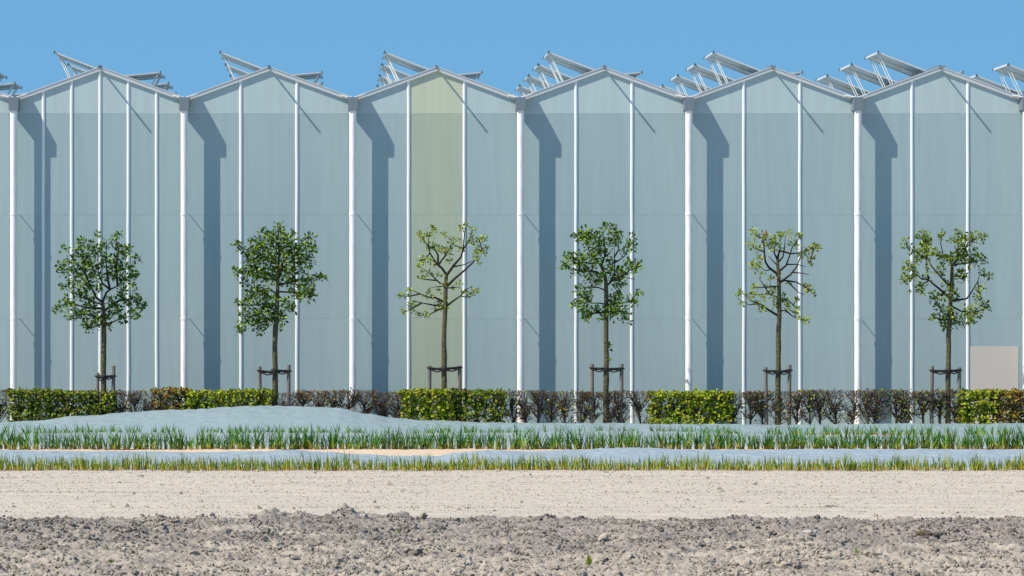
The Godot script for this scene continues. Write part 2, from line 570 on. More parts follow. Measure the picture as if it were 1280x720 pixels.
func film(called: String, label: String, z_front: float, z_top: float, z_back: float, prof: Array, m: Material, sd: int) -> void:
	var nz := noise(0.9, sd, 3)
	var k := FPX / (Z0 - z_top)
	var gy := VPY + CAM.y * k
	var h := func(x: float, z: float) -> float:
		var px := VPX + (x - CAM.x) * k
		var top: float = (gy - profile(prof, px)) / k
		var t := (z_front - z) / (z_front - z_top) if z > z_top else (z - z_back) / (z_top - z_back)
		t = clampf(t, 0, 1)
		var s := sin(t * PI * 0.5)
		s = pow(s, 0.8)
		return -0.035 + (top + 0.035) * s + s * (nz.get_noise_2d(x * 0.7, z * 1.6) * 0.022 + (0.3 - absf(nz.get_noise_2d(x * 0.8 - z * 1.5, z * 5.0 + x * 0.5))) * 0.085 + nz.get_noise_2d(x * 6.0 + z * 4.0, z * 13.0) * 0.009)
	var one := func(_x: float, _z: float, _y: float) -> Color: return Color.WHITE
	var o := put("plastic_film", height_sheet(-16, 14, 900, z_back, z_front, 80, h, one, m), self)
	tag(o, label, "plastic sheet", "plastic film drawn over the beds")

func films() -> void:
	M.film = mat(lin(0.32, 0.385, 0.42), 0.28)
	M.film3 = mat(lin(0.245, 0.325, 0.35), 0.34)
	film("plastic_film", "low strip of pale blue plastic film behind the short yellow-green crop row", 20.35, 18.0, 16.6, [[-400, 565], [0, 564.5], [150, 566], [250, 567], [320, 565.5], [360, 564.5], [410, 567], [450, 570], [490, 572], [545, 572], [575, 567.5], [610, 564.5], [660, 566], [720, 564], [770, 561.5], [810, 561.5], [860, 564], [1000, 563], [1280, 563.5], [1700, 564]], M.film, 41)
	film("plastic_film", "narrow strip of blue plastic film directly behind the tall dark green crop row", 11.9, 9.0, 5.7, [[-400, 544], [0, 545], [120, 543], [330, 543.5], [520, 544], [640, 543], [800, 541], [960, 545], [1060, 548], [1280, 546], [1700, 545]], M.film, 42)
	film("plastic_film", "broad grey-blue plastic film with a high swelling mound along the hedge foot", 5.15, 3.3, 2.35, [[-400, 531], [0, 529.5], [40, 527], [100, 521], [160, 516.5], [220, 513.5], [320, 508.5], [380, 509], [420, 511], [460, 518], [490, 523], [540, 527], [640, 530], [700, 530], [860, 531], [1000, 532], [1150, 531], [1280, 530.5], [1700, 531]], M.film3, 43)

# ---------------------------------------------------------------- hedge
# px centre, px width, leaves 0..1, colour 0 green 1 yellow-green 2 bronze, label
func hedge() -> void:
	var L := [
		[-70, 70, 0.7, 0, "dark green leafy hedge shrub beyond the six-pane bay's outer downpipe"],
		[-14, 50, 0.25, 0, "half bare dark hedge shrub just outside the six-pane bay's outer downpipe"],
		[43, 62, 1.0, 0, "green leafy hedge shrub at the foot of the six-pane bay's outer downpipe"],
		[108, 68, 1.0, 0, "green leafy hedge shrub around the staked tree of the six-pane bay"],
		[167, 52, 0.02, 2, "leafless funnel-shaped hedge shrub between two leafy ones at the six-pane bay"],
		[213, 42, 0.85, 2, "narrow hedge shrub with bronze brown leaves at the six-pane bay's inner downpipe"],
		[260, 58, 1.0, 1, "bright yellow-green leafy hedge shrub next to the narrow bronze one"],
		[313, 54, 1.0, 1, "bright yellow-green leafy hedge shrub beside the bushiest tree's stakes"],
		[352, 50, 0.06, 2, "thin brown twiggy hedge shrub around the bushiest tree's trunk"],
		[400, 58, 0.14, 2, "dense brown twiggy hedge shrub where the film mound is highest"],
		[447, 42, 0.03, 2, "bare grey hedge shrub in front of the downpipe next to the film mound"],
		[484, 44, 0.08, 2, "bare brown hedge shrub touching the bright green one by the green pane"],
		[533, 64, 1.0, 1, "bright green leafy hedge shrub under the tree before the green pane"],
		[597, 66, 1.0, 0, "fresh green leafy hedge shrub ending at a bare gap near the green pane"],
		[655, 52, 0.03, 0, "bare grey see-through hedge shrub around the downpipe right of the green pane's bay"],
		[707, 58, 0.10, 1, "bare hedge shrub with a few green leaves on its flat top"],
		[748, 44, 0.04, 2, "leafless dark hedge shrub wrapped round the tiered tree's mossy trunk"],
		[788, 50, 0.03, 2, "leafless fan-shaped hedge shrub with one stout stem beside the tiered tree"],
		[836, 50, 0.9, 1, "golden green leafy hedge shrub beside a bare fan-shaped one"],
		[885, 56, 1.0, 1, "yellow-green leafy hedge shrub just past the downpipe"],
		[929, 40, 0.30, 0, "sparse dark green hedge shrub beside the yellow-green leafy pair"],
		[977, 62, 0.12, 2, "brown twiggy hedge shrub around the sparsest tree's stakes"],
		[1020, 40, 0.10, 1, "thin bare hedge shrub with a few pale leaves between two dark twiggy ones"],
		[1062, 62, 0.06, 2, "dark leafless hedge shrub with one thick stem at the downpipe"],
		[1108, 48, 0.22, 0, "twiggy hedge shrub with scattered olive leaves past the thick-stemmed one"],
		[1146, 44, 0.28, 0, "twiggy hedge shrub with scattered leaves before the open-crowned tree's stakes"],
		[1184, 42, 0.28, 0, "half bare hedge shrub around the open-crowned tree's trunk"],
		[1222, 48, 1.0, 1, "bright green leafy hedge shrub below the pale pinkish pane"],
		[1268, 56, 0.85, 2, "bronze and green leafy hedge shrub at the end downpipe by the pale pinkish pane"],
		[1330, 66, 0.8, 0, "green leafy hedge shrub past the end downpipe by the pale pinkish pane"],
	]
	var r := RandomNumberGenerator.new()
	r.seed = 991
	var palette := [
		[Color(0.09, 0.15, 0.012), Color(0.16, 0.21, 0.015), Color(0.16, 0.12, 0.03), Color(0.24, 0.28, 0.03)],
		[Color(0.20, 0.27, 0.012), Color(0.28, 0.34, 0.02), Color(0.30, 0.26, 0.02), Color(0.12, 0.18, 0.012)],
		[Color(0.22, 0.11, 0.03), Color(0.20, 0.17, 0.02), Color(0.18, 0.22, 0.02), Color(0.26, 0.18, 0.03)]]
	for s in L:
		var zc := 2.0 + r.randf_range(-0.03, 0.03)
		var k := (Z0 - zc) / FPX
		var c := at(s[0], VPY, zc)
		var w: float = s[1] * k
		var H := 0.90 + r.randf_range(-0.045, 0.045)
		var D := 0.42
		var t := thing("hedge_shrub", Vector3(c.x, 0, zc), s[4], "hedge", "trimmed hedge along the greenhouse")
		var leafy: float = s[2]
		# stems
		var st := MB.new()
		st.col = Color(0.06, 0.05, 0.042)
		var tw := MB.new()
		var tips := []
		var stems := maxi(1, roundi(w / 0.38))
		for i in stems:
			var bx := (float(i) + 0.5) / stems * w - w * 0.5 + r.randf_range(-0.06, 0.06)
			var p := Vector3(bx, -0.03, r.randf_range(-0.06, 0.06))
			var mid := p + Vector3(r.randf_range(-0.06, 0.06), r.randf_range(0.25, 0.4), r.randf_range(-0.05, 0.05))
			var top := mid + Vector3(r.randf_range(-0.1, 0.1), r.randf_range(0.25, 0.38), r.randf_range(-0.06, 0.06))
			var sr := r.randf_range(0.022, 0.04)
			st.tube([p, mid, top], [sr, sr * 0.75, sr * 0.35], 6)
			# side branches
			for j in 22:
				var f := r.randf()
				var b := mid.lerp(top, f) if r.randf() < 0.6 else p.lerp(mid, 0.35 + 0.65 * f)
				var e := Vector3(r.randf_range(-0.5, 0.5) * w / stems * 1.25 + bx, b.y + r.randf_range(0.1, 0.45), r.randf_range(-0.5, 0.5) * D)
				e.x = clampf(e.x, -w * 0.53, w * 0.53)
				e.y = minf(e.y, H - 0.02)
				var m := b.lerp(e, 0.5) + Vector3(0, -0.04, 0)
				tw.col = Color(0.045, 0.036, 0.03) * r.randf_range(0.7, 1.4)
				tw.tube([b, m, e], [0.014, 0.010, 0.005], 4)
				for q in 12:
					var a := m.lerp(e, r.randf())
					var d := Vector3(r.randf_range(-1, 1), r.randf_range(-0.25, 1.0), r.randf_range(-1, 1)).normalized() * r.randf_range(0.08, 0.22)
					var z := a + d
					z.y = minf(z.y, H + r.randf_range(-0.02, 0.012))
					z.x = clampf(z.x, -w * 0.56, w * 0.56)
					z.z = clampf(z.z, -D * 0.55, D * 0.55)
					tw.col = [Color(0.07, 0.054, 0.036), Color(0.05, 0.042, 0.03), Color(0.10, 0.07, 0.045)][r.randi() % 3]
					tw.tube([a, a.lerp(z, 0.5) + Vector3(0, 0.012, 0), z], [0.005, 0.004, 0.002], 3)
					tips.append(z)
		# trimmed top: many short twigs ending on one level
		for i in int(w * 120):
			var a := Vector3(r.randf_range(-0.54, 0.54) * w, H - r.randf_range(0.1, 0.22), r.randf_range(-0.5, 0.5) * D)
			var z := a + Vector3(r.randf_range(-0.07, 0.07), 0, r.randf_range(-0.06, 0.06))
			z.y = H + r.randf_range(-0.03, 0.014)
			tw.col = [Color(0.065, 0.045, 0.034), Color(0.04, 0.034, 0.03), Color(0.09, 0.058, 0.04)][r.randi() % 3]
			tw.tube([a, z], [0.005, 0.003], 3)
			tips.append(z)
		put("stem", st.mesh(M.twig), t)
		put("twigs", tw.mesh(M.twig), t)
		# leaves
		var lf := MB.new()
		var pal: Array = palette[s[3]]
		var cnt := int(w * 1500 * leafy) if leafy > 0.5 else int(tips.size() * leafy * 1.6)
		if leafy <= 0.5: cnt += int(w * 45)
		var cl := noise(2.2, r.randi() % 1000, 2)
		for i in cnt:
			var p: Vector3
			if leafy > 0.5:
				p = Vector3(r.randf_range(-0.5, 0.5) * w, r.randf_range(0.04, H), 0)
				p.x += signf(p.x) * (0.02 + 0.1 * cl.get_noise_2d(p.y * 4.0, 9.0 * signf(p.x))) * absf(p.x) / w * 2.0
				var side := r.randf()
				p.z = D * 0.5 - absf(r.randfn(0, 0.07)) if side < 0.6 else r.randf_range(-0.5, 0.5) * D
				if side > 0.85: p.y = H - absf(r.randfn(0, 0.035)) + 0.06 * cl.get_noise_2d(p.x * 4.0, 55.0)
				p.z += cl.get_noise_3d(p.x * 3.0, p.y * 3.0, 4.0) * 0.17
				if cl.get_noise_3d(p.x * 2.5 + c.x, p.y * 2.5, p.z) < -0.27: continue
			else:
				p = tips[r.randi() % tips.size()] + Vector3(r.randf_range(-0.02, 0.02), r.randf_range(-0.03, 0.0), r.randf_range(-0.02, 0.02))
			var d := Vector3(r.randf_range(-1, 1), r.randf_range(-0.7, 0.8), r.randf_range(-0.3, 1)).normalized()
			var n := Vector3(r.randf_range(-0.9, 0.4), r.randf_range(0.1, 1.0), r.randf_range(0.1, 1)).normalized()
			var kk: Color = pal[(r.randi() % 4) if r.randf() < 0.55 else (0 if cl.get_noise_2d(p.x * 4.0, p.y * 4.0) > 0.0 else 1)]
			if leafy <= 0.5 and r.randf() < 0.45: kk = Color(0.10, 0.055, 0.03)
			lf.col = kk * r.randf_range(0.75, 1.3)
			var sz := r.randf_range(0.06, 0.1) * (0.75 if leafy <= 0.5 else 1.0)
			lf.leaf(p, d, n, sz, sz * 0.8)
		if lf.v.size(): put("leaves", lf.mesh(M.leaf), t)

# ---------------------------------------------------------------- trees
# traced in crops of the photograph, 5.146 crop units per photo pixel; o = crop origin
func tree_data() -> Array:
	return [
	{"o": [60, 280], "base": 129.0, "dens": 1.35, "k": 0, "label": "leafy young tree with dark trunk standing before the six-pane greenhouse bay",
	"trunk": [[360, 720], [358, 640], [360, 560], [350, 500]], "top": 0.42,
	"limbs": [[[350, 505], [310, 470], [290, 430], [250, 330], [215, 270], [180, 235]], [[352, 500], [375, 440], [400, 420], [450, 400], [500, 340], [530, 280]], [[395, 418], [355, 385], [340, 350], [330, 300], [330, 200]], [[398, 415], [385, 330], [382, 260], [388, 110]], [[350, 520], [290, 500], [220, 460], [150, 440]], [[358, 650], [420, 630], [480, 600], [560, 590]], [[358, 600], [290, 590], [220, 580], [130, 600]], [[360, 560], [440, 500], [540, 480], [600, 520]], [[358, 545], [250, 540], [150, 510], [70, 530]], [[358, 640], [300, 660], [250, 670]], [[250, 330], [230, 220], [215, 120]], [[450, 400], [440, 300], [455, 165], [440, 90]]],
	"cl": [[130,165,25],[215,110,25],[235,150,45],[295,145,35],[335,80,20],[330,200,45],[430,110,30],[460,70,18],[455,165,35],[490,200,45],[570,225,25],[520,160,25],[100,265,22],[120,300,40],[165,240,35],[180,310,45],[235,300,45],[300,310,45],[260,260,40],[200,200,40],[260,210,40],[470,290,45],[440,340,45],[530,290,40],[560,345,25],[545,400,22],[500,360,35],[90,405,22],[140,395,30],[180,380,35],[190,450,35],[240,410,40],[290,400,35],[250,360,40],[80,535,30],[55,555,20],[120,500,35],[160,530,35],[140,600,28],[195,580,35],[230,580,35],[280,530,45],[270,490,40],[310,600,45],[260,665,38],[320,640,40],[235,640,20],[410,500,40],[430,540,40],[400,570,30],[395,660,22],[470,480,40],[480,430,35],[520,500,40],[590,510,35],[610,540,20],[560,470,30],[540,570,30],[575,590,25],[490,610,25],[450,570,30],[380,610,30],[380,230,30],[350,265,30],[405,330,28],[340,335,30],[330,420,28],[230,470,30],[410,270,30],[370,150,30],[430,230,30]]},
	{"o": [285, 275], "base": 344.0, "dens": 1.25, "k": 0, "label": "bushiest young tree, its dense dark green crown hiding most of its limbs",
	"trunk": [[303, 720], [312, 600], [318, 500], [320, 400], [325, 320]], "top": 0.4,
	"limbs": [[[325, 330], [300, 250], [230, 190], [170, 140]], [[325, 320], [330, 220], [320, 120], [325, 60]], [[325, 335], [400, 270], [460, 240], [540, 200]], [[320, 400], [250, 340], [150, 300], [60, 340]], [[320, 420], [390, 400], [480, 380], [610, 370]], [[318, 460], [400, 465], [480, 470], [550, 490]], [[317, 520], [380, 520], [430, 580]], [[315, 540], [230, 540], [140, 550], [60, 540]], [[312, 600], [240, 590], [150, 620], [90, 690]], [[318, 480], [260, 440], [180, 460], [130, 500]], [[310, 620], [240, 650], [200, 700]], [[325, 320], [400, 200], [500, 120]], [[310, 650], [350, 640], [345, 690]], [[300, 250], [200, 230], [70, 170]]],
	"cl": [[60,165,30],[90,190,20],[220,75,25],[270,100,40],[325,55,35],[330,110,45],[390,120,40],[420,95,25],[180,140,45],[230,130,50],[170,200,55],[230,200,60],[290,170,55],[350,180,55],[400,170,45],[440,180,35],[130,250,45],[190,270,60],[250,270,60],[310,250,50],[370,250,50],[420,240,45],[530,110,30],[500,130,30],[500,180,45],[545,200,35],[470,220,40],[520,260,40],[520,300,25],[480,280,35],[440,300,30],[60,340,35],[110,340,40],[160,330,45],[220,340,50],[280,340,50],[340,330,40],[390,340,40],[430,340,30],[480,345,20],[110,410,25],[180,380,40],[240,390,40],[290,390,35],[350,360,35],[390,400,40],[430,410,40],[480,400,30],[530,390,35],[585,370,25],[610,375,18],[150,460,40],[200,460,45],[240,480,40],[130,510,40],[70,540,30],[110,550,35],[180,510,40],[250,530,45],[290,510,30],[430,470,40],[490,460,50],[540,490,35],[520,440,40],[470,490,35],[370,530,35],[380,570,30],[420,570,25],[200,590,45],[250,580,45],[290,570,35],[110,620,40],[140,650,35],[90,690,35],[70,710,25],[170,620,35],[210,660,40],[240,640,45],[200,700,40],[270,650,35],[340,620,35],[360,640,25],[340,690,22],[290,620,35]]},
	{"o": [490, 275], "base": 555.0, "dens": 1.15, "k": 1, "label": "sparse budding tree with yellow-green tufts standing before the green pane",
	"trunk": [[335, 720], [343, 560], [345, 430], [350, 350]], "top": 0.55,
	"limbs": [[[350, 350], [320, 310], [285, 275], [255, 235], [245, 210], [235, 120], [265, 50]], [[295, 280], [297, 225], [270, 180], [235, 170], [175, 95]], [[300, 285], [335, 235], [365, 195], [395, 140]], [[352, 355], [400, 290], [440, 240], [455, 190], [460, 90], [470, 35]], [[455, 190], [500, 110], [515, 60]], [[346, 435], [400, 380], [460, 325], [520, 270], [570, 190], [600, 180]], [[400, 300], [460, 290], [520, 265]], [[345, 420], [310, 405], [275, 375], [240, 345], [190, 310]], [[295, 390], [200, 380], [170, 370]], [[345, 425], [250, 435]], [[343, 530], [280, 500], [230, 495], [180, 475], [110, 445]], [[343, 552], [270, 548], [190, 535], [130, 520]], [[343, 560], [290, 580], [240, 610], [170, 615]], [[343, 560], [400, 515], [440, 490], [480, 495], [535, 485]], [[440, 490], [470, 450], [515, 425]], [[346, 440], [400, 432], [440, 440]], [[190, 535], [130, 570], [70, 600]], [[180, 475], [110, 490], [40, 487]], [[245, 210], [215, 250], [170, 262]], [[570, 190], [555, 135], [580, 115]]],
	"cl": [[175,95,22],[205,120,25],[260,80,30],[265,50,15],[235,100,25],[265,170,35],[235,185,22],[330,95,22],[320,205,32],[350,210,25],[385,150,28],[365,190,20],[430,130,15],[395,120,15],[360,265,20],[445,60,20],[475,35,12],[515,70,25],[515,120,30],[500,150,22],[555,135,35],[580,115,20],[600,185,18],[555,195,30],[530,230,25],[545,265,25],[575,220,20],[440,190,15],[180,260,25],[215,250,22],[180,300,14],[195,340,18],[210,375,18],[170,375,10],[240,345,18],[245,260,18],[290,290,20],[305,350,14],[345,405,18],[435,410,18],[310,455,14],[235,465,15],[215,490,15],[250,495,12],[115,450,14],[80,490,15],[50,487,14],[110,490,12],[140,545,25],[120,555,25],[75,590,12],[120,580,12],[175,612,16],[215,605,15],[235,605,12],[300,540,28],[330,560,28],[345,580,22],[280,565,20],[465,470,20],[520,460,20],[545,460,12],[485,490,12],[390,440,10],[345,520,15]]},
	{"o": [690, 275], "base": 757.0, "dens": 1.0, "k": 0, "label": "young tree with green foliage in two tiers and shoots on its mossy trunk",
	"trunk": [[350, 720], [350, 560], [348, 430], [345, 380], [320, 300], [300, 270]], "top": 0.35,
	"limbs": [[[302, 272], [250, 225], [235, 180], [230, 110], [190, 80]], [[305, 275], [240, 280], [160, 260], [90, 230]], [[318, 295], [340, 230], [340, 180], [330, 100], [345, 40]], [[348, 425], [400, 380], [460, 350], [500, 320], [550, 290]], [[375, 398], [403, 340], [402, 250], [403, 180]], [[402, 275], [430, 260], [470, 230], [500, 130]], [[402, 240], [430, 190], [430, 160], [430, 80]], [[348, 455], [300, 435], [210, 432], [185, 420]], [[350, 543], [300, 535], [265, 535], [200, 500]], [[350, 545], [440, 535], [500, 520], [550, 470]], [[350, 592], [460, 585], [510, 560]], [[350, 595], [280, 600], [220, 620], [150, 540]], [[340, 365], [280, 330], [180, 330], [70, 300]], [[440, 362], [530, 380]], [[349, 485], [400, 500], [440, 450]]],
	"cl": [[345,40,25],[320,65,15],[390,45,22],[160,105,35],[190,85,35],[235,80,35],[205,120,40],[250,115,35],[300,110,40],[280,150,45],[230,160,40],[310,150,30],[390,100,35],[430,80,35],[370,145,40],[410,150,35],[430,120,30],[505,110,25],[510,135,25],[495,180,35],[470,210,25],[520,180,20],[95,230,28],[130,240,30],[65,300,28],[95,290,25],[160,225,30],[150,280,35],[190,250,40],[240,240,40],[200,300,40],[250,280,40],[280,240,40],[320,220,40],[360,230,35],[300,190,40],[380,275,30],[130,345,20],[170,325,35],[210,330,40],[260,330,35],[250,380,40],[300,370,40],[280,410,35],[350,320,35],[380,340,35],[430,330,40],[480,300,40],[520,290,40],[545,300,30],[510,320,35],[460,340,30],[330,370,30],[400,390,30],[430,400,30],[460,410,22],[410,430,25],[190,440,35],[160,470,25],[200,500,35],[230,490,35],[250,460,25],[150,540,28],[185,545,35],[220,530,35],[210,570,35],[230,610,40],[250,590,35],[215,640,25],[280,580,25],[430,470,22],[410,510,40],[440,510,25],[380,540,30],[520,520,35],[550,465,22],[575,478,10],[500,500,25],[430,560,35],[400,570,40],[360,600,40],[330,630,30],[390,610,35],[430,590,30],[460,630,28],[485,605,20],[310,580,25],[350,560,25],[510,545,20],[505,655,12],[368,820,18],[372,900,14]]},
	{"o": [910, 280], "base": 972.0, "dens": 1.25, "k": 1, "label": "sparsest tree with dark bare limbs, small leaf tufts and a few orange leaves",
	"trunk": [[325, 720], [330, 600], [330, 480], [328, 380], [322, 300], [318, 220]], "top": 0.42,
	"limbs": [[[322, 325], [260, 280], [238, 240], [230, 160], [222, 95], [160, 55]], [[320, 270], [280, 230], [255, 205]], [[318, 230], [300, 190], [297, 150], [330, 110], [345, 70]], [[320, 250], [350, 210], [357, 150], [358, 80]], [[322, 310], [370, 265], [385, 220], [405, 150], [445, 90]], [[328, 385], [345, 368], [400, 325], [440, 270], [460, 210], [465, 150]], [[318, 225], [330, 170], [400, 190], [470, 185], [560, 150]], [[330, 595], [260, 550], [210, 515], [150, 495], [90, 435]], [[210, 515], [180, 515], [130, 520], [85, 495]], [[328, 400], [230, 405], [165, 410]], [[329, 475], [260, 450], [215, 390], [190, 350]], [[330, 492], [375, 480], [440, 535], [460, 545]], [[330, 562], [390, 550], [440, 575]], [[370, 555], [410, 590], [455, 615], [500, 620]], [[345, 368], [375, 365], [420, 405], [460, 440], [495, 455]], [[415, 312], [470, 318], [515, 325]], [[375, 365], [440, 375], [500, 410], [545, 440]], [[275, 292], [240, 300], [200, 275]], [[375, 260], [440, 262], [500, 275]], [[233, 180], [170, 155], [130, 125]], [[255, 448], [165, 455]], [[540, 160], [520, 225], [515, 255]]],
	"cl": [[160,55,28],[185,75,22],[130,125,18],[160,145,30],[190,160,20],[240,75,30],[235,105,25],[250,140,25],[345,70,30],[385,60,25],[320,80,20],[300,125,35],[340,160,25],[280,110,22],[275,160,18],[405,130,28],[445,85,20],[430,150,15],[460,80,18],[490,185,28],[520,165,25],[550,150,25],[570,150,12],[520,225,25],[515,255,15],[460,190,18],[205,220,25],[145,265,25],[170,285,28],[195,265,25],[210,325,15],[270,355,18],[320,330,25],[185,405,18],[170,410,12],[255,405,15],[275,455,28],[290,425,20],[215,470,20],[165,455,25],[130,460,18],[65,440,20],[70,460,15],[80,520,15],[215,550,25],[230,540,15],[180,510,12],[300,525,20],[310,495,15],[365,470,22],[350,490,12],[380,540,25],[440,545,18],[380,510,15],[470,615,25],[500,620,18],[525,425,28],[545,445,12],[500,400,18],[440,485,12],[395,375,12],[450,490,10],[430,575,12]]},
	{"o": [1120, 280], "base": 1185.0, "dens": 1.0, "k": 2, "label": "open-crowned tree with light green leaves beside the bay with a pale pinkish pane",
	"trunk": [[338, 720], [350, 600], [350, 490], [358, 400], [360, 310], [362, 260]], "top": 0.45,
	"limbs": [[[350, 475], [290, 430], [240, 390], [205, 360], [195, 320], [185, 240], [180, 150], [160, 70]], [[205, 360], [150, 350], [110, 320], [60, 280]], [[356, 400], [320, 375], [280, 330], [240, 275], [215, 220], [210, 80]], [[360, 270], [340, 220], [300, 200], [280, 120], [285, 60]], [[361, 262], [395, 220], [390, 130], [380, 60]], [[350, 492], [400, 490], [455, 480], [490, 430], [525, 370], [545, 310]], [[361, 265], [430, 190], [460, 120], [560, 75]], [[361, 262], [470, 250], [570, 225]], [[350, 525], [420, 560], [500, 570], [580, 540]], [[350, 595], [300, 570], [260, 510], [240, 470]], [[348, 612], [280, 610], [230, 595]], [[360, 342], [430, 330], [470, 345]], [[348, 612], [420, 630], [440, 670]], [[205, 362], [160, 390], [140, 440]], [[215, 220], [130, 180], [75, 130]], [[525, 370], [530, 440], [560, 520]]],
	"cl": [[150,60,22],[75,140,25],[70,100,15],[140,90,28],[180,110,35],[215,80,35],[220,110,30],[170,150,35],[205,160,40],[120,180,35],[160,200,40],[205,210,40],[240,180,30],[285,50,18],[285,90,22],[270,190,28],[290,220,25],[330,225,35],[360,210,25],[345,245,30],[345,105,18],[380,45,20],[380,100,30],[410,90,30],[430,110,30],[400,150,35],[430,180,35],[450,150,30],[480,80,30],[500,100,30],[540,85,28],[570,75,15],[505,180,20],[440,215,35],[400,230,40],[470,240,40],[510,240,35],[550,220,35],[575,245,18],[400,200,30],[60,265,30],[50,300,25],[90,290,30],[110,250,25],[55,360,28],[90,350,30],[45,350,20],[110,335,25],[140,395,35],[150,420,25],[75,440,12],[150,450,12],[190,295,22],[185,355,25],[280,290,30],[310,300,20],[300,340,18],[320,380,20],[400,340,40],[430,320,30],[440,350,22],[355,390,30],[350,430,35],[370,460,35],[240,450,22],[235,490,22],[295,465,30],[270,480,25],[265,530,22],[300,540,22],[545,295,15],[570,330,25],[600,340,12],[550,400,20],[525,440,28],[520,480,25],[530,510,25],[570,520,25],[590,545,20],[460,540,35],[480,590,40],[440,600,40],[510,570,30],[540,570,22],[430,640,25],[480,630,25],[350,600,40],[380,590,35],[330,640,25],[280,600,30],[240,600,25],[300,620,20],[320,670,25],[380,650,18],[350,560,30],[390,480,25]]},
	]

